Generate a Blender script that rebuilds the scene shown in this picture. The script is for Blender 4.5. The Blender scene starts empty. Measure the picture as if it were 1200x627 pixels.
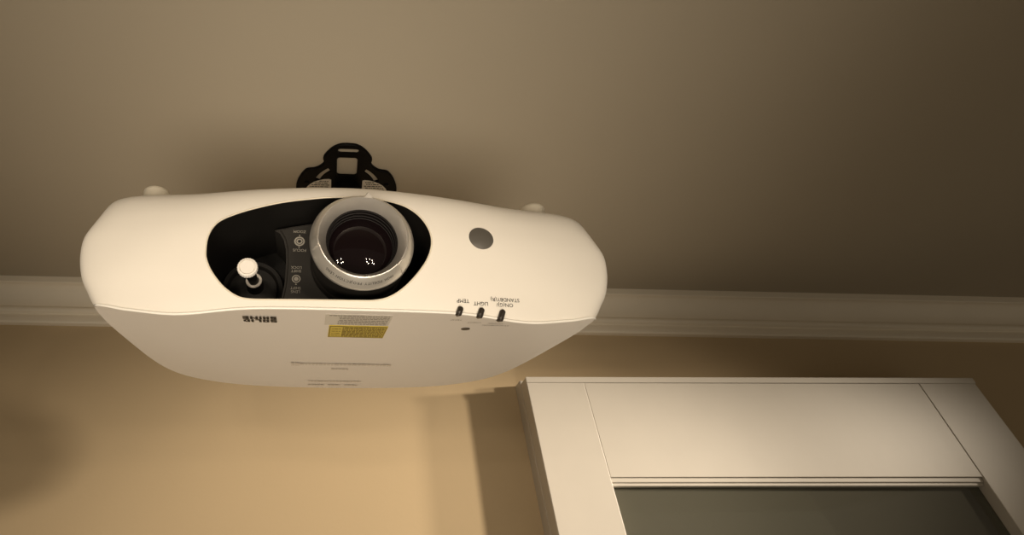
import bpy, bmesh, math, random
from math import radians as rad, sin, cos, pi, hypot
from mathutils import Vector, Matrix
from mathutils.bvhtree import BVHTree

random.seed(7)
scene = bpy.context.scene
COL = scene.collection


# ------------------------------------------------------------------ helpers
def mat(name, color, rough=0.5, metal=0.0, spec=0.5, noise=0.0, nscale=40.0, bump=0.0,
        bscale=300.0, coat=0.0, emit=None):
    m = bpy.data.materials.new(name)
    m.use_nodes = True
    nt = m.node_tree
    b = nt.nodes['Principled BSDF']
    b.inputs['Base Color'].default_value = (*color, 1)
    b.inputs['Roughness'].default_value = rough
    b.inputs['Metallic'].default_value = metal
    b.inputs['Specular IOR Level'].default_value = spec
    b.inputs['Coat Weight'].default_value = coat
    tc = nt.nodes.new('ShaderNodeTexCoord')
    if noise > 0:
        n = nt.nodes.new('ShaderNodeTexNoise')
        n.inputs['Scale'].default_value = nscale
        n.inputs['Detail'].default_value = 5
        nt.links.new(tc.outputs['Object'], n.inputs['Vector'])
        r = nt.nodes.new('ShaderNodeMapRange')
        r.inputs['To Min'].default_value = 1 - noise
        r.inputs['To Max'].default_value = 1 + noise
        nt.links.new(n.outputs['Fac'], r.inputs['Value'])
        v = nt.nodes.new('ShaderNodeVectorMath')
        v.operation = 'SCALE'
        v.inputs[0].default_value = color
        nt.links.new(r.outputs['Result'], v.inputs['Scale'])
        nt.links.new(v.outputs['Vector'], b.inputs['Base Color'])
    if bump > 0:
        n2 = nt.nodes.new('ShaderNodeTexNoise')
        n2.inputs['Scale'].default_value = bscale
        n2.inputs['Detail'].default_value = 3
        nt.links.new(tc.outputs['Object'], n2.inputs['Vector'])
        bp = nt.nodes.new('ShaderNodeBump')
        bp.inputs['Strength'].default_value = bump
        bp.inputs['Distance'].default_value = 0.001
        nt.links.new(n2.outputs['Fac'], bp.inputs['Height'])
        nt.links.new(bp.outputs['Normal'], b.inputs['Normal'])
    if emit:
        b.inputs['Emission Color'].default_value = (*emit[0], 1)
        b.inputs['Emission Strength'].default_value = emit[1]
    return m


def link(name, bm, mats, parent=None, smooth=False, angle=None):
    me = bpy.data.meshes.new(name)
    bm.to_mesh(me)
    bm.free()
    if not isinstance(mats, (list, tuple)):
        mats = [mats]
    for m in mats:
        me.materials.append(m)
    if smooth:
        for p in me.polygons:
            p.use_smooth = True
        if angle:
            me.set_sharp_from_angle(angle=rad(angle))
    o = bpy.data.objects.new(name, me)
    COL.objects.link(o)
    if parent is not None:
        o.parent = parent
    return o


def tag(o, label=None, cat=None, group=None, kind=None):
    if label:
        o['label'] = label
    if cat:
        o['category'] = cat
    if group:
        o['group'] = group
    if kind:
        o['kind'] = kind
    return o


def empty(name, loc, rot=(0, 0, 0), order='XYZ'):
    o = bpy.data.objects.new(name, None)
    COL.objects.link(o)
    o.rotation_mode = order
    o.location = loc
    o.rotation_euler = rot
    o.empty_display_size = 0.05
    return o


def box(bm, a, b, bev=0.0, seg=2):
    vs = [bm.verts.new((x, y, z)) for x in (a[0], b[0]) for y in (a[1], b[1]) for z in (a[2], b[2])]
    f = [(0, 1, 3, 2), (4, 6, 7, 5), (0, 4, 5, 1), (2, 3, 7, 6), (0, 2, 6, 4), (1, 5, 7, 3)]
    fs = [bm.faces.new([vs[i] for i in q]) for q in f]
    bmesh.ops.recalc_face_normals(bm, faces=fs)
    if bev > 0:
        es = list({e for q in fs for e in q.edges})
        bmesh.ops.bevel(bm, geom=es, offset=bev, segments=seg, affect='EDGES', profile=0.5)


def catmull(pts, n, closed=False):
    out = []
    m = len(pts)
    rng = m if closed else m - 1
    for i in range(rng):
        if closed:
            p0, p1, p2, p3 = pts[i - 1], pts[i], pts[(i + 1) % m], pts[(i + 2) % m]
        else:
            p0, p1, p2, p3 = pts[max(i - 1, 0)], pts[i], pts[i + 1], pts[min(i + 2, m - 1)]
        for k in range(n):
            t = k / n
            out.append(tuple(0.5 * ((2 * b) + (c - a) * t + (2 * a - 5 * b + 4 * c - d) * t * t +
                                    (-a + 3 * b - 3 * c + d) * t ** 3)
                             for a, b, c, d in zip(p0, p1, p2, p3)))
    if not closed:
        out.append(tuple(pts[-1]))
    return out


def lathe(bm, prof, n=64, axis='y', close=False, center=(0, 0, 0), mi=0):
    """profile of (radius, axial); revolved around a local axis through center"""
    rings = []
    for r, a in prof:
        ring = []
        if r < 1e-6:
            p = {'y': (0, a, 0), 'z': (0, 0, a)}[axis]
            ring = [bm.verts.new(Vector(p) + Vector(center))]
        else:
            for k in range(n):
                t = 2 * pi * k / n
                p = {'y': (r * cos(t), a, r * sin(t)), 'z': (r * cos(t), r * sin(t), a)}[axis]
                ring.append(bm.verts.new(Vector(p) + Vector(center)))
        rings.append(ring)
    fs = []
    pairs = list(zip(rings, rings[1:])) + ([(rings[-1], rings[0])] if close else [])
    for A, B in pairs:
        for k in range(n):
            j = (k + 1) % n
            if len(A) == 1 and len(B) == 1:
                continue
            if len(A) == 1:
                fs.append(bm.faces.new((A[0], B[j], B[k])))
            elif len(B) == 1:
                fs.append(bm.faces.new((A[k], A[j], B[0])))
            else:
                fs.append(bm.faces.new((A[k], A[j], B[j], B[k])))
    bmesh.ops.recalc_face_normals(bm, faces=fs)
    for f in fs:
        f.material_index = mi
    return fs


def tube(bm, pts, r, n=10, closed=False, caps=True):
    pts = [Vector(p) for p in pts]
    m = len(pts)
    rings = []
    ref = None
    for i, p in enumerate(pts):
        if closed:
            t = pts[(i + 1) % m] - pts[i - 1]
        else:
            t = pts[min(i + 1, m - 1)] - pts[max(i - 1, 0)]
        t.normalize()
        if ref is None:
            ref = Vector((0, 0, 1)) if abs(t.z) < 0.9 else Vector((1, 0, 0))
        a = (ref - t * ref.dot(t)).normalized()
        ref = a
        b = t.cross(a)
        rr = r[i] if isinstance(r, (list, tuple)) else r
        rings.append([bm.verts.new(p + a * (rr * cos(2 * pi * k / n)) + b * (rr * sin(2 * pi * k / n)))
                      for k in range(n)])
    fs = []
    for i in range(m if closed else m - 1):
        A, B = rings[i], rings[(i + 1) % m]
        for k in range(n):
            j = (k + 1) % n
            fs.append(bm.faces.new((A[k], A[j], B[j], B[k])))
    if caps and not closed:
        fs.append(bm.faces.new(rings[0]))
        fs.append(bm.faces.new(rings[-1]))
    bmesh.ops.recalc_face_normals(bm, faces=fs)
    return fs


def prism_xz(bm, outline, y0, y1, mi=0):
    """extrude a closed (x, z) outline along y"""
    A = [bm.verts.new((x, y0, z)) for x, z in outline]
    B = [bm.verts.new((x, y1, z)) for x, z in outline]
    n = len(A)
    fs = [bm.faces.new(A), bm.faces.new(B)]
    for i in range(n):
        j = (i + 1) % n
        fs.append(bm.faces.new((A[i], A[j], B[j], B[i])))
    bmesh.ops.recalc_face_normals(bm, faces=fs)
    for f in fs:
        f.material_index = mi
    return fs


def prism_xy(bm, outline, z0, z1):
    A = [bm.verts.new((x, y, z0)) for x, y in outline]
    B = [bm.verts.new((x, y, z1)) for x, y in outline]
    n = len(A)
    fs = [bm.faces.new(A), bm.faces.new(B)]
    for i in range(n):
        j = (i + 1) % n
        fs.append(bm.faces.new((A[i], A[j], B[j], B[i])))
    bmesh.ops.recalc_face_normals(bm, faces=fs)
    return fs


def temp_obj(bm):
    me = bpy.data.meshes.new('tmp')
    bm.to_mesh(me)
    bm.free()
    o = bpy.data.objects.new('tmp', me)
    COL.objects.link(o)
    return o


def boolean(bm_a, cutters):
    """bm_a minus each bmesh in cutters; returns a new bmesh"""
    a = temp_obj(bm_a)
    for k in range(3):
        a.data.materials.append(None)
    cs = []
    for c in cutters:
        o = temp_obj(c)
        for k in range(3):
            o.data.materials.append(None)
        cs.append(o)
        md = a.modifiers.new('b', 'BOOLEAN')
        md.operation = 'DIFFERENCE'
        md.solver = 'EXACT'
        md.object = o
    bpy.context.view_layer.update()
    dg = bpy.context.evaluated_depsgraph_get()
    ev = a.evaluated_get(dg)
    bm = bmesh.new()
    bm.from_mesh(ev.to_mesh())
    ev.to_mesh_clear()
    for o in cs + [a]:
        me = o.data
        bpy.data.objects.remove(o)
        bpy.data.meshes.remove(me)
    return bm


def text_geo(s, size, align='CENTER', extrude=0.0, bold=0.0, spacing=1.0):
    """flat text as (verts, faces) in its own xy plane, centred vertically on its cap height"""
    cu = bpy.data.curves.new('t', 'FONT')
    cu.body = s
    cu.size = size
    cu.align_x = align
    cu.align_y = 'CENTER'
    cu.space_character = spacing
    cu.offset = bold
    cu.resolution_u = 3
    o = bpy.data.objects.new('t', cu)
    COL.objects.link(o)
    bpy.context.view_layer.update()
    dg = bpy.context.evaluated_depsgraph_get()
    ev = o.evaluated_get(dg)
    me = ev.to_mesh()
    V = [tuple(v.co) for v in me.vertices]
    F = [tuple(p.vertices) for p in me.polygons]
    ev.to_mesh_clear()
    bpy.data.objects.remove(o)
    bpy.data.curves.remove(cu)
    return V, F


def add_geo(bm, V, F, fn):
    vs = [bm.verts.new(fn(*v)) for v in V]
    for f in F:
        try:
            bm.faces.new([vs[i] for i in f])
        except ValueError:
            pass


# ------------------------------------------------------------------ materials
M_ceil = mat('painted_ceiling', (0.42, 0.37, 0.29), 0.9, noise=0.03, nscale=3, bump=0.15, bscale=90, spec=0.1)
M_wall = mat('tan_wall_paint', (0.53, 0.415, 0.265), 0.8, noise=0.03, nscale=4, bump=0.12, bscale=120, spec=0.15)
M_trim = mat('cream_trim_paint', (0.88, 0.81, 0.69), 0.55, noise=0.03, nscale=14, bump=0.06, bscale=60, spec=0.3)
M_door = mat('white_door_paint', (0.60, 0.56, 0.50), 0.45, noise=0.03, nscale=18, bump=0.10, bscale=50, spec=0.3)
M_white = mat('white_plastic', (0.82, 0.78, 0.71), 0.42, noise=0.012, nscale=25, bump=0.05, bscale=900, spec=0.4)
M_under = mat('white_plastic_top', (0.78, 0.735, 0.68), 0.45, noise=0.012, nscale=25, bump=0.05, bscale=900, spec=0.4)
M_black = mat('black_plastic', (0.012, 0.0105, 0.009), 0.5, noise=0.1, nscale=60, bump=0.05, bscale=700, spec=0.35)
M_recess = mat('recess_black', (0.010, 0.009, 0.008), 0.55, noise=0.1, nscale=60, bump=0.04, bscale=700, spec=0.3)
M_panel = mat('panel_dark_grey', (0.019, 0.017, 0.0145), 0.55, noise=0.06, nscale=60, spec=0.35)
M_silver = mat('satin_silver', (0.70, 0.67, 0.62), 0.34, metal=0.75, noise=0.03, nscale=120)
M_cone = mat('brushed_cone', (0.60, 0.57, 0.53), 0.36, metal=0.75, noise=0.05, nscale=90)
M_lens = mat('lens_glass', (0.006, 0.0035, 0.004), 0.04, spec=0.28, noise=0.02)
M_lensin = mat('lens_inside', (0.006, 0.0045, 0.0045), 0.5, spec=0.22, noise=0.05)
M_grey = mat('sensor_grey', (0.10, 0.092, 0.080), 0.4, noise=0.03, nscale=200)
M_ink = mat('print_ink', (0.02, 0.018, 0.016), 0.6, noise=0.02)
M_inkgrey = mat('print_ink_light', (0.34, 0.31, 0.28), 0.6, noise=0.02)
M_print = mat('panel_print', (0.30, 0.28, 0.24), 0.6, noise=0.02)
M_emb_shade = mat('embossed_shade_plastic', (0.68, 0.63, 0.57), 0.5, noise=0.02)  # casing plastic darkened, relief shading painted into the colour
M_slot = mat('smoked_indicator', (0.028, 0.022, 0.017), 0.3, noise=0.02)
M_lab = mat('white_sticker', (0.62, 0.58, 0.51), 0.5, noise=0.03, nscale=200)
M_yel = mat('yellow_sticker', (0.60, 0.47, 0.07), 0.5, noise=0.05, nscale=200)
M_yelink = mat('yellow_sticker_print', (0.20, 0.135, 0.02), 0.6, noise=0.05, nscale=200)
M_logo = mat('logo_grey', (0.30, 0.28, 0.26), 0.5, noise=0.03)
M_foot = mat('foot_plastic', (0.74, 0.68, 0.56), 0.45, noise=0.02, nscale=60)
M_mount = mat('mount_black', (0.004, 0.0037, 0.0035), 0.45, noise=0.1, nscale=40, bump=0.05, bscale=500, spec=0.08)

M_pane = bpy.data.materials.new('door_glass')
M_pane.use_nodes = True
nt = M_pane.node_tree
nt.nodes.clear()
out = nt.nodes.new('ShaderNodeOutputMaterial')
mx = nt.nodes.new('ShaderNodeMixShader')
tr = nt.nodes.new('ShaderNodeBsdfTransparent')
tr.inputs['Color'].default_value = (0.70, 0.76, 0.72, 1)
df_ = nt.nodes.new('ShaderNodeBsdfDiffuse')
df_.inputs['Color'].default_value = (0.27, 0.26, 0.205, 1)
mg = nt.nodes.new('ShaderNodeMixShader')
mg.inputs['Fac'].default_value = 0.38
nt.links.new(tr.outputs['BSDF'], mg.inputs[1])
nt.links.new(df_.outputs['BSDF'], mg.inputs[2])
gl = nt.nodes.new('ShaderNodeBsdfGlossy')
gl.inputs['Roughness'].default_value = 0.04
fr = nt.nodes.new('ShaderNodeFresnel')
fr.inputs['IOR'].default_value = 1.5
nt.links.new(fr.outputs['Fac'], mx.inputs['Fac'])
nt.links.new(mg.outputs['Shader'], mx.inputs[1])
nt.links.new(gl.outputs['BSDF'], mx.inputs[2])
nt.links.new(mx.outputs['Shader'], out.inputs['Surface'])

# ------------------------------------------------------------------ camera
F_PX = 580.0
Rg = Vector((0.9990, -0.0456, -0.0041))
Fw = Vector((0.0397, 0.8174, 0.5747)).normalized()
Rg = (Rg - Fw * Rg.dot(Fw)).normalized()
Up = Rg.cross(Fw)
cam = bpy.data.cameras.new('camera')
cam.sensor_fit = 'HORIZONTAL'
cam.sensor_width = 36.0
cam.lens = F_PX * 36.0 / 1200.0
cam.shift_x = (600 - 418) / 1200.0
cam.clip_start = 0.01
co = bpy.data.objects.new('camera', cam)
COL.objects.link(co)
co.matrix_world = Matrix(((Rg.x, Up.x, -Fw.x, 0), (Rg.y, Up.y, -Fw.y, 0), (Rg.z, Up.z, -Fw.z, 0), (0, 0, 0, 1)))
scene.camera = co

# ------------------------------------------------------------------ the room
ZC = 0.62          # ceiling height above the lens
YW = 1.0           # wall behind the projector


def struct(name, bm, m, parent=None, **kw):
    o = link(name, bm, m, parent, **kw)
    if parent is None:
        o['kind'] = 'structure'
    return o


bm = bmesh.new()
box(bm, (-2.6, -2.2, ZC), (3.5, YW + 0.1, ZC + 0.08))
struct('ceiling', bm, M_ceil)
bm = bmesh.new()
box(bm, (-2.6, YW, -1.6), (3.5, YW + 0.1, ZC))
struct('wall_back', bm, M_wall)

# crown moulding: a cove with a bead and flat bands, swept along the wall
prof = [(0.9435, ZC), (0.9435, 0.6060), (0.9450, 0.6045), (0.9545, 0.6062)]
for k in range(1, 13):
    t = k / 12
    a = t * pi / 2
    prof.append((0.9545 + 0.0275 * sin(a) ** 1.15, 0.6062 - 0.0402 * (1 - cos(a)) ** 0.95))
prof += [(0.9800, 0.5630)]
for k in range(1, 8):
    a = pi * k / 8
    prof.append((0.9805 - 0.0035 * sin(a), 0.563 - 0.011 * (1 - cos(a)) / 2))
prof += [(0.9810, 0.5515), (0.9875, 0.5510), (0.9880, 0.5475), (0.9865, 0.5445), (0.9865, 0.5310),
         (0.9885, 0.5275), (YW, 0.5270), (YW, ZC)]
bm = bmesh.new()
A = [bm.verts.new((-2.6, y, z)) for y, z in prof]
B = [bm.verts.new((3.5, y, z)) for y, z in prof]
n = len(prof)
fs = [bm.faces.new(A), bm.faces.new(B)] + [bm.faces.new((A[i], A[(i + 1) % n], B[(i + 1) % n], B[i])) for i in range(n)]
bmesh.ops.recalc_face_normals(bm, faces=fs)
o = struct('trim_1', bm, M_trim, smooth=True, angle=28)
tag(o, 'cream crown moulding where the ceiling meets the tan wall', 'moulding')

# ---- glazed door standing against the wall: local u (right), v (back), w (up)
P0 = Vector((0.386, 0.9308, 0.392))
door = empty('door_1', P0, (0, 0, rad(-1.7)))
tag(door, 'white panelled door with a glass pane at lower right', 'door', kind='structure')
DW, DH, DT = 0.92, 1.95, 0.036


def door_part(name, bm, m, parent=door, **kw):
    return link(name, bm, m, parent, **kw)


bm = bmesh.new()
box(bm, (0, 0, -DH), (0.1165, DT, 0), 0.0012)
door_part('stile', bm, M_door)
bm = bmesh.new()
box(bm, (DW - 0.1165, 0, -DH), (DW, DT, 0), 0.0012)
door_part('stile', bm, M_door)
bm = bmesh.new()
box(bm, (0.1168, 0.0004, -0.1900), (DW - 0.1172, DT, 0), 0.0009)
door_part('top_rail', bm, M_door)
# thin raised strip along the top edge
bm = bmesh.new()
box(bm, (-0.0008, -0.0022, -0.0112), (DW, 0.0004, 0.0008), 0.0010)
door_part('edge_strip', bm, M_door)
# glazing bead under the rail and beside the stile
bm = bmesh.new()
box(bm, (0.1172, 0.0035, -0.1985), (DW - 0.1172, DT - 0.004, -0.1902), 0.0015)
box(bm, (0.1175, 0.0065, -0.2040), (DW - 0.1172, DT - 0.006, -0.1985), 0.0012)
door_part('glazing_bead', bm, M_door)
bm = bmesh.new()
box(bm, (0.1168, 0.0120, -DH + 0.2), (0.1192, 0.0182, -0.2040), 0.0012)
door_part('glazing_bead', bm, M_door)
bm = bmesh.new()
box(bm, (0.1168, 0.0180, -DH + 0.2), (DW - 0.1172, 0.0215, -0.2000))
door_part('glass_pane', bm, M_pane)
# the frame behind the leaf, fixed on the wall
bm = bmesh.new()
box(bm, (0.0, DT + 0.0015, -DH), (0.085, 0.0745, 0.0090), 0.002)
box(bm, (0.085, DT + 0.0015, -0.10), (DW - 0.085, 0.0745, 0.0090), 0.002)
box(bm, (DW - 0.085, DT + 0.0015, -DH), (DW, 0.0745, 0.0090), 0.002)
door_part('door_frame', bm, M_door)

# ------------------------------------------------------------------ the projector
PC = Vector((0.0067, 0.363, 0.211))
prj = empty('projector', PC, (rad(11.13), rad(-1.10), rad(2.81)), 'YXZ')
tag(prj, 'white projector hung upside down under the ceiling, big silver-ringed lens in a black recess', 'projector')

BXC = 0.0110     # middle of the casing across
half = [(0, -.0140), (.03, -.0139), (.06, -.0135), (.09, -.0128), (.12, -.0117), (.15, -.0103), (.180, -.0084),
        (.204, -.0064), (.2200, -.0040), (.2305, -.0002), (.2365, .0052), (.2395, .0130), (.2412, .0280), (.2422, .0600),
        (.2425, .1200), (.2412, .1900), (.2350, .2450), (.2210, .2900), (.1950, .3240), (.1610, .3480), (.1170, .3620),
        (.0700, .3690), (.0350, .3715), (0, .3720)]
HW = 0.2425
hd = catmull(half, 7)
outline = hd + [(-x, y) for x, y in reversed(hd[1:-1])]


def sst(a, b, x):
    t = max(0.0, min(1.0, (x - a) / (b - a)))
    return t * t * (3 - 2 * t)


def seam_z(x):
    return -0.0030 - 0.0062 * math.exp(-((abs(x) - 0.147) / 0.040) ** 2) + 0.0055 * sst(0.185, 0.228, abs(x))


# levels: (kind, z, front inset, side inset, rear inset)
lv = [(1, 0.0006, .0105, .0310, .0150), (1, 0.0002, .0062, .0285, .0135), (0, 0.0, .0052, .0270, .0125)]
lv2 = [(0.0, .0036, .0205, .0118), (.006, .0022, .0165, .0090), (.014, .0012, .0125, .0060), (.025, .0004, .0064, .0030),
       (.040, 0, .0018, .0010), (.055, 0, 0, 0), (.070, .0006, .0006, .0003), (.084, .0022, .0030, .0014),
       (.096, .0042, .0055, .0030), (.106, .0070, .0074, .005), (.114, .0105, .0088, .007), (.120, .0145, .0098, .010),
       (.1245, .0190, .0106, .013), (.1285, .0250, .0116, .018), (.1312, .0320, .0136, .027), (.1330, .0430, .0185, .040)]
lv2 = catmull(lv2, 4)
levels = [(k, z, a, b, c) for k, z, a, b, c in lv] + [(2, z, a, b, c) for z, a, b, c in lv2]
levels += [(2, 0.1336, .10, .08, .08), (2, 0.1340, .15, .15, .15)]


def shell_pt(x, y, L):
    k, z, df, ds, dr = L
    wf = 1 - sst(0.02, 0.16, y)
    wr = sst(0.20, 0.345, y)
    df *= 1 - 0.48 * sst(0.14, 0.235, abs(x)) * sst(0.03, 0.1, z)
    X = x * (1 - ds / HW)
    Y = y + df * wf - dr * wr
    Z = z
    if k == 0 or k == 2:
        low = 1 - sst(0.0, 0.02, z)
        Z += seam_z(X) * low * (1 - sst(0.0, 0.06, y))
    Z -= 0.0240 * (abs(X) / 0.22) ** 1.7 * sst(0.045, 0.125, z)
    return (X + BXC, Y, Z)


bm = bmesh.new()
rings = [[bm.verts.new(shell_pt(x, y, L)) for x, y in outline] for L in levels]
N = len(outline)
for li, (A, B) in enumerate(zip(rings, rings[1:])):
    for k in range(N):
        j = (k + 1) % N
        bm.faces.new((A[k], A[j], B[j], B[k]))
# underside filled as a grid so that it shades flat
bm.faces.new(rings[0])
bm.faces.new(rings[-1])
bmesh.ops.recalc_face_normals(bm, faces=bm.faces)
bvh = BVHTree.FromBMesh(bm)


def front_y(x, z):
    h = bvh.ray_cast(Vector((x, -0.5, z)), Vector((0, 1, 0)))
    return h[0].y if h[0] else 0.0


def under_z(x, y):
    h = bvh.ray_cast(Vector((x, y, -0.5)), Vector((0, 0, 1)))
    return h[0].z if h[0] else 0.0


op_px = [(-.1176, .045), (-.1171, .0603), (-.1107, .0739), (-.0975, .0827), (-.0794, .0905), (-.056, .0983),
         (-.0319, .1035), (-.0124, .1066), (.010, .1078), (.027, .1072), (.0415, .1045), (.0551, .0995), (.0669, .0894),
         (.0745, .0757), (.0766, .0608), (.0719, .0447), (.0612, .0288), (.0488, .0159), (.0369, .0082),
         (.0254, .0051), (.010, .0044), (-.0286, .0040), (-.060, .0036), (-.077, .0036), (-.0881, .0058), (-.0998, .0136),
         (-.1098, .0253), (-.1156, .0360)]
opening = catmull(op_px, 5, True)
cut = bmesh.new()
DEPTH = 0.092
prism_xz(cut, opening, -0.08, DEPTH, 1)
body = boolean(bm, [cut])
body.verts.ensure_lookup_table()


def split(src, pick):
    b = src.copy()
    bmesh.ops.delete(b, geom=[f for f in b.faces if not pick(f)], context='FACES')
    return b


def is_front(f):
    c = f.calc_center_median()
    c.x -= BXC
    return f.material_index != 1 and c.y < 0.058 and c.z > seam_z(c.x) * (1 - sst(0, .06, c.y)) + 0.00005 and \
        not (f.normal.z < -0.93 and c.z < 0.004)


b1 = split(body, is_front)
b2 = split(body, lambda f: f.material_index != 1 and not is_front(f))
b3 = split(body, lambda f: f.material_index == 1)
body.free()
for b in (b1, b2, b3):
    for f in b.faces:
        f.material_index = 0
tag(link('housing', b2, M_under, prj, smooth=True, angle=40), 'white flat casing of the projector')
tag(link('front_fascia', b1, M_white, prj, smooth=True, angle=40), 'glossy white curved front')
tag(link('lens_recess', b3, M_recess, prj, smooth=True, angle=35), 'deep black opening')

# lip running along the lower edge of the fascia, and the rim round the opening
bm = bmesh.new()
pts = []
for i in range(121):
    x = -0.2165 + 0.433 * i / 120
    y0 = 0.0
    # interpolate the fascia edge
    for (xa, ya), (xb, yb) in zip(hd, hd[1:]):
        s = (1 - .0205 / HW)
        if xa * s <= abs(x) <= xb * s and yb < 0.12:
            t = (abs(x) - xa * s) / max(1e-9, (xb - xa) * s)
            y0 = ya + (yb - ya) * t
            break
    wf = 1 - sst(0.02, 0.16, y0)
    pts.append((x + BXC, y0 + .0033 * wf, seam_z(x) * (1 - sst(0, .06, y0)) - 0.0001))
tube(bm, pts, 0.0012, 10)
link('edge_lip', bm, mat('lip_highlight_white', (0.92, 0.89, 0.83), 0.25, noise=0.01), prj, smooth=True)  # brighter than the fascia, painting in the highlight along this edge
bm = bmesh.new()
tube(bm, [(x, front_y(x, z) + 0.0002, z) for x, z in opening], 0.0008, 8, closed=True)
link('recess_rim', bm, M_foot, prj, smooth=True)

# ---- inside the recess: floor shelf, control panel, lever
bm = bmesh.new()
pan = [(-.0655, .0905), (-.0600, .0870), (-.0560, .0800), (-.0535, .0700), (-.0525, .0550), (-.0530, .0350),
       (-.0555, .0170), (-.0600, .0066), (-.0100, .0066), (-.0100, .1010), (-.0280, .0995), (-.0480, .0952)]
prism_xz(bm, pan, 0.030, DEPTH - 0.002)
bmesh.ops.bevel(bm, geom=[e for e in bm.edges if all(abs(v.co.y - .03) < 1e-5 for v in e.verts)], offset=0.0025,
                segments=3, affect='EDGES')
panel = link('control_panel', bm, M_panel, prj, smooth=True, angle=40)


def panel_text(bm, s, size, x, z, bold=0.0):
    V, F = text_geo(s, size, bold=bold)
    add_geo(bm, V, F, lambda a, b, c: (x - a, 0.0297, z - b))


bm = bmesh.new()
panel_text(bm, 'ZOOM', .0040, -.0412, .0889)
panel_text(bm, 'FOCUS', .0040, -.0406, .0690)
panel_text(bm, 'LOCK', .0038, -.0428, .0510)
panel_text(bm, 'SHIFT', .0038, -.0428, .0474)
panel_text(bm, 'LENS', .0038, -.0426, .0268)
panel_text(bm, 'SHIFT', .0038, -.0426, .0304)


def ring_xz(bm, x, z, r0, r1, y=0.0297, n=28):
    A = [bm.verts.new((x + r0 * cos(2 * pi * k / n), y, z + r0 * sin(2 * pi * k / n))) for k in range(n)]
    B = [bm.verts.new((x + r1 * cos(2 * pi * k / n), y, z + r1 * sin(2 * pi * k / n))) for k in range(n)]
    for k in range(n):
        j = (k + 1) % n
        bm.faces.new((A[k], B[k], B[j], A[j]))


def disc_xz(bm, x, z, r, y=0.0297, n=24):
    bm.faces.new([bm.verts.new((x + r * cos(2 * pi * k / n), y, z - r * sin(2 * pi * k / n))) for k in range(n)])


ring_xz(bm, -.0410, .0783, .0036, .0050)
ring_xz(bm, -.0410, .0783, .0016, .0030)
for zz, s in ((.0847, 1), (.0720, -1)):
    bm.faces.new([bm.verts.new((-.0411 + dx, .0297, zz + s * dz)) for dx, dz in ((-.0009, -.0006), (0, .0009), (.0009, -.0006))])
ring_xz(bm, -.0424, .0394, .0030, .0040)
disc_xz(bm, -.0424, .0394, .0021)
bm.faces.new([bm.verts.new((-.0424 + dx, .0297, .0341 + dz)) for dx, dz in ((-.0009, -.0006), (0, .0009), (.0009, -.0006))])
tag(link('lettering', bm, M_print, panel), 'pale grey upside-down ZOOM, FOCUS and LENS SHIFT LOCK print')

# shallow dished seat round the lens-shift lever
SX, SZ = -.0829, .0432
bm = bmesh.new()
lathe(bm, [(0.0, .0625), (.0230, .0625), (.0242, .0600), (.0252, .0588), (.0290, .0588), (.0305, .0610), (.0305, .0905),
           (0, .0905)], 56, center=(SX - .002, 0, SZ - .004))
# keep the seat inside the recess
link('lever_seat', bm, M_recess, prj, smooth=True, angle=40)
lever = bm = bmesh.new()
lathe(bm, [(0, .0625), (.0046, .0625), (.0046, .040), (.0050, .016), (.0050, .004), (0, .004)], 32, center=(SX, 0, SZ))
# lean the stem towards the cap
for v in bm.verts:
    t = (0.05 - v.co.y) / 0.05
    v.co.z += -.0075 * t
    v.co.x += -.0004 * t
lever = link('shift_lever', bm, M_recess, prj, smooth=True, angle=40)
bm = bmesh.new()
CX, CZ = -.0832, .0357
n = 72
prof = [(0, -.0030), (.0062, -.0030), (.0064, -.0018), (.0068, -.0018), (.0070, -.0031), (.0080, -.0029), (.0086, -.0021),
        (.0087, .0008), (.0080, .0016), (0, .0016)]
lathe(bm, prof, n, center=(CX, 0, CZ))
for v in bm.verts:
    dx, dz = v.co.x - CX, v.co.z - CZ
    r = hypot(dx, dz)
    if r > .0078:
        a = math.atan2(dz, dx)
        s = 1 + 0.022 * math.copysign(1, sin(a * 24 + .3))
        v.co.x, v.co.z = CX + dx * s, CZ + dz * s
cap = link('lever_cap', bm, mat('cap_white', (0.86, 0.82, 0.76), 0.4, noise=0.02), lever, smooth=True, angle=35)
tag(cap, 'round white knurled cap')
bm = bmesh.new()
pts = [(SX + .0061 * cos(2 * pi * k / 40), .0465, SZ + .0061 * sin(2 * pi * k / 40)) for k in range(40)]
tube(bm, pts, .0016, 8, closed=True)
tag(link('lever_collar', bm, mat('collar_white', (0.80, 0.75, 0.68), 0.35, noise=0.02), lever, smooth=True), 'white ring')
bm = bmesh.new()
lathe(bm, [(.0058, .0475), (.0068, .0475), (.0085, .0640), (.0058, .0640)], 40, close=True, center=(SX, 0, SZ))
link('lever_boot', bm, M_recess, lever, smooth=True, angle=40)

# ---- lens: barrel, silver ring with lettering, glass
LX, LZ = .0140, .0567
bm = bmesh.new()
lathe(bm, [(.0400, -.014), (.0425, -.014), (.0440, -.011), (.0440, .004), (.0425, .006), (.0425, .020), (.0440, .022),
           (.0440, DEPTH - .003), (.0400, DEPTH - .003)], 96, close=True, center=(LX, 0, LZ))
barrel = link('lens_barrel', bm, M_black, prj, smooth=True, angle=35)

ring_prof = [(.0405, -.0140), (.0443, -.0148), (.0452, -.0162), (.0452, -.0182), (.0448, -.0192), (.0388, -.0282),
             (.0382, -.0287), (.0375, -.0288)]
cone_prof = [(.0375, -.0288), (.0316, -.0192), (.0312, -.0180)]
bm = bmesh.new()
lathe(bm, ring_prof + [(.0379, -.0265), (.0390, -.0175)], 144, close=True, center=(LX, 0, LZ))
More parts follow.
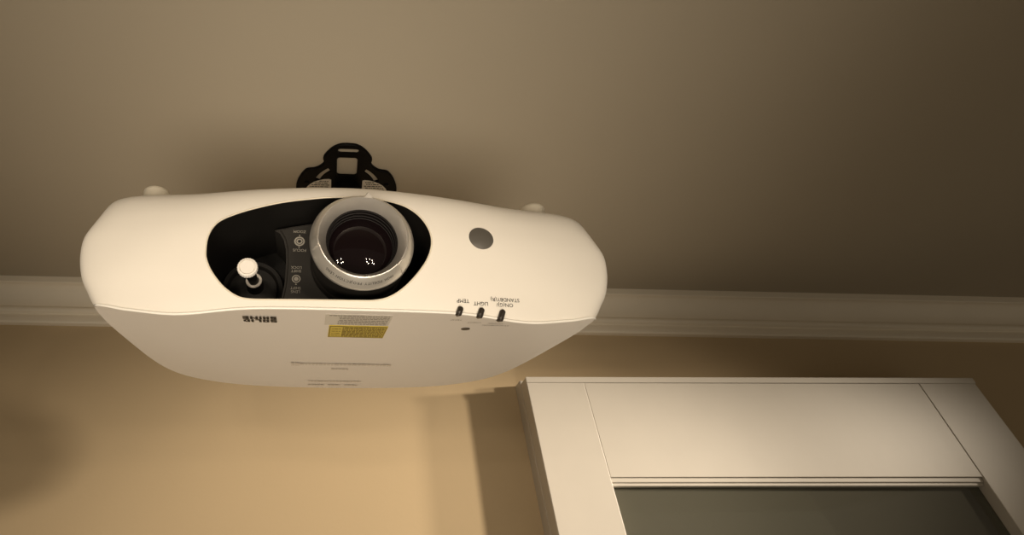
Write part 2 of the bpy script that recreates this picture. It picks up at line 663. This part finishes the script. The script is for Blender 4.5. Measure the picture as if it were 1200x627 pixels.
# pointer nib at the top of the ring
for s in (1,):
    vs = [bm.verts.new((LX + .0050 + dx, dy, LZ + dz)) for dx, dy, dz in
          ((-.0036, -.0288, .0372), (.0036, -.0288, .0372), (0, -.0296, .0425), (-.0028, -.0180, .0448), (.0028, -.0180, .0448),
           (0, -.0196, .0482))]
    fs = [bm.faces.new([vs[i] for i in q]) for q in ((0, 2, 1), (3, 4, 5), (0, 3, 5, 2), (1, 2, 5, 4), (0, 1, 4, 3))]
    bmesh.ops.recalc_face_normals(bm, faces=fs)
ring = link('lens_ring', bm, M_silver, prj, smooth=True, angle=32)
tag(ring, 'wide satin silver focus ring')
bm = bmesh.new()
lathe(bm, cone_prof, 144, center=(LX, 0, LZ))
for f in bm.faces:
    if f.normal.y > 0:
        f.normal_flip()
tag(link('ring_cone', bm, M_cone, ring, smooth=True), 'sloping inner face of the silver ring')
# two gripping lugs on the ring
for ang in (-170, -37):
    bm = bmesh.new()
    box(bm, (.0380, -.0302, -.0040), (.0449, -.0200, .0040), .0010, 2)
    for v in bm.verts:   # follow the sloping face
        v.co.y = v.co.y + (max(0, v.co.x - .0388)) * 1.50
    bmesh.ops.transform(bm, matrix=Matrix.Translation((LX, -.0020, LZ)) @ Matrix.Rotation(-rad(ang), 4, 'Y'), verts=bm.verts)
    link('lug', bm, M_silver, ring, smooth=True, angle=35)

# lettering round the lower slope of the ring, upside down
bm = bmesh.new()
msg = 'HIGH FIDELITY PROJECTION LENS'
size = .0035
adv = []
for ch in msg:
    if ch == ' ':
        adv.append((None, .55))
        continue
    V, F = text_geo(ch, size)
    w = max(v[0] for v in V) - min(v[0] for v in V)
    adv.append(((V, F), w / size + .16))
tot = sum(a for _, a in adv) * size
rm = .0424
tcur = -tot / 2
slope_n = Vector((.0090, -.0060)).normalized()   # outward (radial, axial) normal of the sloping face
slope_t = Vector((.0060, .0090)).normalized()    # down the slope, outwards
mid = Vector((.0418, -.0237))
for g, a in adv:
    c = tcur + a * size / 2
    tcur += a * size
    if g is None:
        continue
    V, F = g
    xm = (max(v[0] for v in V) + min(v[0] for v in V)) / 2

    def fn(x, y, z):
        # upright text would sit at the top reading clockwise; turned half a turn it sits at the bottom
        th = pi / 2 - (c + (x - xm)) / rm - rad(5)
        q = mid + slope_t * y + slope_n * .00012
        return (LX - q.x * cos(th), q.y, LZ - q.x * sin(th))
    add_geo(bm, V, F, fn)
tag(link('lettering', bm, M_ink, ring), 'small dark upside-down print HIGH FIDELITY PROJECTION LENS')

# black stepped throat and the glass
bm = bmesh.new()
pr = [(.0312, -.0180), (.0312, -.0170), (.0304, -.0168), (.0303, -.0140), (.0296, -.0138), (.0294, -.0104), (.0288, -.0102),
      (.0286, -.0072), (.0280, -.0070)]
lathe(bm, pr, 96, center=(LX, 0, LZ))
for f in bm.faces:
    c = f.calc_center_median()
    rad_v = Vector((c.x - LX, 0, c.z - LZ))
    if f.normal.dot(rad_v) > 0.0 and abs(f.normal.y) < .8:
        f.normal_flip()
tag(link('lens_throat', bm, M_lensin, prj, smooth=True, angle=30), 'black stepped tube inside the lens')
bm = bmesh.new()
pr = []
for k in range(17):
    t = k / 16
    r = .0281 * (1 - t)
    pr.append((r, -.0070 - .0056 * (1 - (r / .0281) ** 2)))
lathe(bm, pr, 96, center=(LX, 0, LZ))
for f in bm.faces:
    if f.normal.y > 0:
        f.normal_flip()
tag(link('lens_glass', bm, M_lens, prj, smooth=True), 'dark domed front glass with tiny light reflections')

# ---- infrared sensor window
bm = bmesh.new()
cx, cz = .1226, .0675
n = 48
rim = [bm.verts.new((cx + .0113 * cos(2 * pi * k / n), front_y(cx + .0113 * cos(2 * pi * k / n), cz + .0113 * sin(2 * pi * k / n)) - .0005,
                     cz + .0113 * sin(2 * pi * k / n))) for k in range(n)]
inn = [bm.verts.new((cx + .0104 * cos(2 * pi * k / n), front_y(cx + .0104 * cos(2 * pi * k / n), cz + .0104 * sin(2 * pi * k / n)) - .0009,
                     cz + .0104 * sin(2 * pi * k / n))) for k in range(n)]
bot = [bm.verts.new((v.co.x, v.co.y + .003, v.co.z)) for v in rim]
ctr = bm.verts.new((cx, front_y(cx, cz) - .0012, cz))
for k in range(n):
    j = (k + 1) % n
    bm.faces.new((inn[k], inn[j], ctr))
    bm.faces.new((rim[k], rim[j], inn[j], inn[k]))
    bm.faces.new((bot[k], bot[j], rim[j], rim[k]))
bmesh.ops.recalc_face_normals(bm, faces=bm.faces)
tag(link('infrared_sensor', bm, M_grey, prj, smooth=True, angle=50), 'round dark grey window')

# ---- three indicator slots wrapped over the lower edge
for x0, x1, zt in ((.0983, .0940, .0016), (.1168, .1118, .0012), (.1353, .1293, .0004)):
    pth = []
    sz = seam_z((x0 + x1) / 2 - BXC)
    for k in range(9):
        t = k / 8
        z = zt + .0004 + (sz - zt - .0010) * t
        x = x0 + (x1 - x0) * .55 * t
        pth.append((x, front_y(x, max(z, sz + .0014)) - .0002 - .0016 * t, z))
    xe, ye, ze = pth[-1]
    pth.append((xe + (x1 - xe) * .35, ye + .0022, ze + .0003))
    pth.append((xe + (x1 - xe) * .6, ye + .0044, ze + .0020))
    bm = bmesh.new()
    rr = [.0010, .0022] + [.0026] * (len(pth) - 4) + [.0024, .0016]
    tube(bm, pth, rr, 12)
    tag(link('indicator', bm, M_slot, prj, smooth=True, angle=60), 'small dark indicator slot over the lower edge')


def front_text(bm, s, size, x, z, shear=0.0):
    V, F = text_geo(s, size)

    def fn(a, b, c):
        X, Z = x - a - shear * (-b), z - b
        return (X, front_y(X, Z) - .00045, Z)
    add_geo(bm, V, F, fn)


def under_text(bm, s, size, x, y, lift=.0002):
    V, F = text_geo(s, size)
    add_geo(bm, V, F, lambda a, b, c: (x - a, y + b, under_z(x, y) - lift))


for s, x, z in (('TEMP', .1003, .0072), ('LIGHT', .1160, .0054)):
    bm = bmesh.new()
    front_text(bm, s, .0046, x, z)
    tag(link('lettering', bm, M_ink, prj), 'small dark upside-down print ' + s)
bm = bmesh.new()
front_text(bm, 'STANDBY(R)', .0046, .1378, .0096)
front_text(bm, 'ON(G)/', .0046, .1372, .0050)
tag(link('lettering', bm, M_ink, prj), 'small dark upside-down print ON(G)/STANDBY(R)')
bm = bmesh.new()
under_text(bm, 'TEMP', .0046, .1030, .0205)
under_text(bm, 'LIGHT', .0046, .1215, .0270)
under_text(bm, 'ON(G)/', .0046, .1420, .0285)
under_text(bm, 'STANDBY(R)', .0046, .1440, .0340)
tag(link('lettering', bm, M_inkgrey, prj), 'faint print repeated on the flat side')

# oval hole beside them
bm = bmesh.new()
lathe(bm, [(0, -.0003), (.0036, -.0003), (.0040, .0008), (.0040, .0040), (0, .0040)], 28, axis='z', center=(.1193, .0471, .0004))
for v in bm.verts:
    v.co.x = .1193 + (v.co.x - .1193) * 1.15
tag(link('sensor_hole', bm, M_slot, prj, smooth=True, angle=40), 'small dark hole')

# ---- block-letter badge, upside down: SOLID over SHINE
bm = bmesh.new()
GLY = {'S': ('111', '100', '111', '001', '111'), 'O': ('111', '101', '101', '101', '111'), 'L': ('100', '100', '100', '100', '111'),
       'I': ('1', '1', '1', '1', '1'), 'D': ('110', '101', '101', '101', '110'), 'H': ('101', '101', '111', '101', '101'),
       'N': ('1001', '1101', '1011', '1001', '1001'), 'E': ('111', '100', '111', '100', '111')}


def under_rect(bm, x0, x1, y0, y1, lift, mi=0):
    vs = [bm.verts.new((x, y, .0002 - lift)) for x, y in ((x0, y0), (x0, y1), (x1, y1), (x1, y0))]
    f = bm.faces.new(vs)
    f.material_index = mi
    f.normal_update()
    if f.normal.z > 0:
        f.normal_flip()


BX0, BX1, BY0, BY1 = -.0870, -.0580, .0235, .0388
for row, word in enumerate(('SOLID', 'SHINE')):
    cells = sum(len(GLY[c][0]) for c in word) + 4
    cw = (BX1 - BX0) / cells
    ch = (BY1 - BY0) / 11
    cc = 0
    for c in word:
        g = GLY[c]
        for r in range(5):
            for k in range(len(g[0])):
                if g[r][k] == '1':
                    u0, v0 = (cc + k) * cw, (row * 6 + r) * ch
                    # half turn: first column at right, first row furthest back
                    under_rect(bm, BX1 - u0 - cw * 1.3, BX1 - u0, BY1 - v0 - ch * 1.25, BY1 - v0, .0005)
        cc += len(g[0]) + 1
tag(link('badge', bm, M_ink, prj), 'dark block lettering SOLID SHINE upside down')

# ---- stickers
bm = bmesh.new()
box(bm, (-.0150, .0125, -.00012), (.0440, .0425, .0006))
lab = link('white_sticker', bm, M_lab, prj)
tag(lab, 'pale paper label with lines of tiny print')


def print_rows(name, rows, m, parent, lift, wmin=.0010, wmax=.0042, gap=.0007):
    bm = bmesh.new()
    for x0, x1, y, h in rows:
        x = x0
        while x < x1:
            w = min(random.uniform(wmin, wmax), x1 - x)
            under_rect(bm, x, x + w, y - h / 2, y + h / 2, lift)
            x += w + gap
    return link(name, bm, m, parent)


rows = [(-.0115, .0425, .0150, .0016)] + [(-.0035 + random.uniform(0, .002), .0425 - random.uniform(0, .002), y, .0015)
                                         for y in (.0195, .0232, .0275, .0310, .0345, .0385)]
print_rows('lettering', rows, mat('label_print', (.20, .17, .14), .6, noise=.02), lab, .0005)
bm = bmesh.new()
box(bm, (-.0105, .0450, -.00012), (.0448, .0832, .0006))
yl = link('yellow_sticker', bm, M_yel, prj)
tag(yl, 'yellow laser warning label with dark border and tiny print')
bm = bmesh.new()
for r in ((-.0098, .0440, .0458, .0471), (-.0098, .0440, .0812, .0824), (-.0098, -.0090, .0458, .0824), (.0433, .0440, .0458, .0824)):
    under_rect(bm, r[0], r[1], r[2], r[3], .0005)
link('border', bm, M_yelink, yl)
rows = [(.0025, .0425, y, .0026) for y in (.0500, .0540, .0580, .0620, .0660, .0700, .0740, .0780)] + \
       [(-.0075, .0010, y, .0016) for y in (.0545, .0620, .0690, .0755)]
print_rows('lettering', rows, M_yelink, yl, .0005)

# ---- raised lettering too small to read, as rows of low relief, shading put into the colour
rows = [(-.0500, -.0400, .2040, .0160), (-.0395, .0720, .2030, .0095)]
tag(print_rows('relief_lettering', rows, M_emb_shade, prj, .0009, .002, .006, .0012), 'row of shallow raised letters')
rows = [(.0000, .0214, .2290, .0060)]
print_rows('relief_lettering', rows, M_emb_shade, prj, .0007, .002, .005, .001)
print_rows('relief_lettering', [(-.0290, .0457, .3090, .0060)], M_emb_shade, prj, .0007, .002, .005, .001)
rows = [(-.0290, -.0060, .3370, .0080), (.0000, .0180, .3370, .0080), (.0240, .0440, .3370, .0080)]
print_rows('relief_lettering', rows, M_emb_shade, prj, .0007, .002, .005, .001)

# ---- levelling feet on the face turned to the ceiling
for fx, lab_ in ((-.1835, 'cream levelling foot'), (.2015, 'cream levelling foot')):
    bm = bmesh.new()
    lathe(bm, [(0, .106), (.0130, .106), (.0130, .1300), (.0124, .1326), (.0110, .1342),
               (.0060, .1350), (0, .1352)], 48, axis='z', center=(fx, .0400, -.0015))
    tag(link('foot', bm, M_foot, prj, smooth=True, angle=35), lab_)

# ------------------------------------------------------------------ the ceiling mount
MX, MY = 0.0135, 0.6380
mnt = empty('projector_mount', (MX, MY, ZC))
tag(mnt, 'black ceiling mount plate with cut-out slots, fixed to the ceiling above the projector', 'projector mount')
hp = [(0, -.1035), (.012, -.1025), (.0235, -.0965), (.0330, -.0865), (.0395, -.0760), (.0405, -.0700), (.0395, -.0640), (.0425, -.0580),
      (.0500, -.0515), (.0570, -.0485), (.0660, -.0470), (.0720, -.0430), (.0800, -.0310), (.0870, -.0130), (.0890, 0)]
hp = catmull(hp, 3)
q = hp + [(x, -y) for x, y in reversed(hp[:-1])]
plate_o = q + [(-x, y) for x, y in reversed(q[1:-1])]
bm = bmesh.new()
prism_xy(bm, plate_o, -.0050, 0.0)
bmesh.ops.bevel(bm, geom=[e for e in bm.edges if all(v.co.z < -.0049 for v in e.verts)], offset=.0018, segments=3, affect='EDGES')


def rrect(x0, x1, y0, y1, r):
    pts = []
    for cx_, cy_, a0 in ((x1 - r, y1 - r, 0), (x0 + r, y1 - r, 90), (x0 + r, y0 + r, 180), (x1 - r, y0 + r, 270)):
        for k in range(6):
            a = rad(a0 + 90 * k / 5)
            pts.append((cx_ + r * cos(a), cy_ + r * sin(a)))
    return pts


def arc_slot(r0, r1, a0, a1, n=14):
    return [(r1 * cos(rad(a0 + (a1 - a0) * k / n)), r1 * sin(rad(a0 + (a1 - a0) * k / n))) for k in range(n + 1)] + \
           [(r0 * cos(rad(a1 - (a1 - a0) * k / n)), r0 * sin(rad(a1 - (a1 - a0) * k / n))) for k in range(n + 1)]


holes = [rrect(-.0175, .0165, -.0760, -.0350, .005), rrect(-.0165, .0180, -.0945, -.0845, .0045),
         arc_slot(.0515, .0605, -156, -122), arc_slot(.0515, .0605, -58, -24), arc_slot(.0515, .0605, 24, 58),
         arc_slot(.0515, .0605, 122, 156), rrect(-.0175, .0165, .0350, .0760, .005)]
cuts = []
for h in holes:
    c = bmesh.new()
    prism_xy(c, h, -.03, .02)
    cuts.append(c)
pb = boolean(bm, cuts)
for f in pb.faces:
    f.material_index = 0
link('ceiling_plate', pb, M_mount, mnt, smooth=True, angle=35)
# raised hub in the middle of the plate
bm = bmesh.new()
lathe(bm, [(0, -.0240), (.0230, -.0240), (.0245, -.0225), (.0250, -.0045), (0, -.0045)], 48, axis='z')
link('hub', bm, M_mount, mnt, smooth=True, angle=35)
# silver-white stickers on the plate either side
for s in (-1, 1):
    bm = bmesh.new()
    o_ = [(s * .0270, .0020), (s * .0270, -.0250), (s * .0310, -.0265), (s * .0400, -.0255), (s * .0490, -.0225), (s * .0570, -.0185),
          (s * .0640, -.0130), (s * .0690, -.0070), (s * .0725, .0020)]
    prism_xy(bm, o_, -.0058, -.0050)
    st = link('sticker', bm, M_lab, mnt)
    tag(st, 'white quarter-round sticker')
    bm = bmesh.new()
    for yy in (-.0215, -.0170, -.0125, -.0080, -.0035):
        x = .0300 + random.uniform(0, .004)
        xe = .0700 * math.sqrt(max(0.05, 1 - ((yy) / .031) ** 2)) - .003
        while x < xe:
            w = min(random.uniform(.002, .007), xe - x)
            vs = [bm.verts.new((s * a, b, -.0060)) for a, b in ((x, yy - .0010), (x, yy + .0010), (x + w, yy + .0010), (x + w, yy - .0010))]
            f = bm.faces.new(vs)
            f.normal_update()
            if f.normal.z > 0:
                f.normal_flip()
            x += w + .0012
    link('lettering', bm, M_ink, st)
# screw heads
for x, y in ((-.0690, -.0160), (.0690, -.0160), (-.0690, .0160), (.0690, .0160)):
    bm = bmesh.new()
    lathe(bm, [(0, -.0075), (.0030, -.0072), (.0042, -.0055), (.0042, -.0048), (0, -.0048)], 20, axis='z', center=(x, y, 0))
    link('screw', bm, M_mount, mnt, smooth=True, angle=40)
# ball joint, pole and the four arms down to the projector
RP = prj.rotation_euler.to_matrix()


def world(p):
    return PC + RP @ Vector(p)


base = world((BXC, .268, .150)) - mnt.location
bm = bmesh.new()
tube(bm, [(0, 0, -.0235), (0, 0, -.060), tuple(base * .75 + Vector((0, 0, -.02))), tuple(base)], [.018, .016, .016, .018], 24)
link('pole', bm, M_mount, mnt, smooth=True, angle=40)
bm = bmesh.new()
bc = Vector((BXC, .268, .142))
pts = [world(bc + Vector((.045 * cos(2 * pi * k / 40), .045 * sin(2 * pi * k / 40), 0))) - mnt.location for k in range(40)]
up = RP @ Vector((0, 0, .008))
A = [bm.verts.new(p) for p in pts]
B = [bm.verts.new(p + up) for p in pts]
bm.faces.new(A)
bm.faces.new(B)
for k in range(40):
    j = (k + 1) % 40
    bm.faces.new((A[k], A[j], B[j], B[k]))
bmesh.ops.recalc_face_normals(bm, faces=bm.faces)
link('bracket_disc', bm, M_mount, mnt, smooth=True, angle=40)
for sx, sy in ((-1, -1), (1, -1), (1, 1), (-1, 1)):
    bm = bmesh.new()
    e = bc + Vector((sx * .105, sy * .075, 0))
    zt = .1284
    tube(bm, [world(p) - mnt.location for p in (bc + Vector((sx * .02, sy * .015, .004)), bc + Vector((sx * .095, sy * .068, .004)),
                                                Vector((e.x, e.y, .140)), Vector((e.x, e.y, zt)))], .0055, 10)
    link('arm', bm, M_mount, mnt, smooth=True, angle=40)


# ------------------------------------------------------------------ light
def lamp(name, loc, power, color, radius, kind='POINT', **kw):
    l = bpy.data.lights.new(name, kind)
    l.energy = power
    l.color = color
    if kind != 'SUN':
        l.shadow_soft_size = radius
    for k, v in kw.items():
        setattr(l, k, v)
    o = bpy.data.objects.new(name, l)
    o.location = loc
    COL.objects.link(o)
    return o


def aim(o, target):
    o.rotation_mode = 'QUATERNION'
    o.rotation_quaternion = (Vector(target) - o.location).to_track_quat('-Z', 'Y')


WARM = (1.0, 0.83, 0.63)
K = 1.0
# two shaded lamps beside the photographer, a few small bulbs each; the shades keep them off the ceiling
for cx in (-.29, .28):
    for k in range(7):
        a = 2 * pi * k / 7 + .5
        p = Vector((cx + .075 * cos(a), -.30 + .075 * sin(a), .105 + .06 * (k % 2)))
        o = lamp('lamp_bulb', p, 0.80 * K, WARM, .004, 'SPOT', spot_size=rad(62), spot_blend=.22)
        d = Vector((-cx * .92, .66, 0))
        aim(o, p + d - Vector((0, 0, d.length * math.tan(rad(11)))))
# added unseen fill spot, standing in for bounce from the room below
o = lamp('bounce_fill_spot', (0.0, -.58, -.80), 108.0 * K, (1.0, .86, .68), .45, 'SPOT', spot_size=rad(41), spot_blend=1.0)
aim(o, (-.02, .47, ZC))
# wall lights to the right
for p, e in (((2.15, -.20, .545), 250.0), ((2.40, .26, .545), 200.0)):
    o = lamp('downlight', p, e * K, (1.0, .85, .66), .07, 'SPOT', spot_size=rad(25), spot_blend=1.0)
    aim(o, (-.04, 1.0, .03))

w = bpy.data.worlds.new('world')
scene.world = w
w.use_nodes = True
nt = w.node_tree
nt.nodes.clear()
out = nt.nodes.new('ShaderNodeOutputWorld')
bg = nt.nodes.new('ShaderNodeBackground')
bg.inputs['Color'].default_value = (0.130, 0.107, 0.077, 1)
nt.links.new(bg.outputs['Background'], out.inputs['Surface'])

scene.view_settings.view_transform = 'Standard'
scene.view_settings.look = 'None'
scene.view_settings.exposure = 0
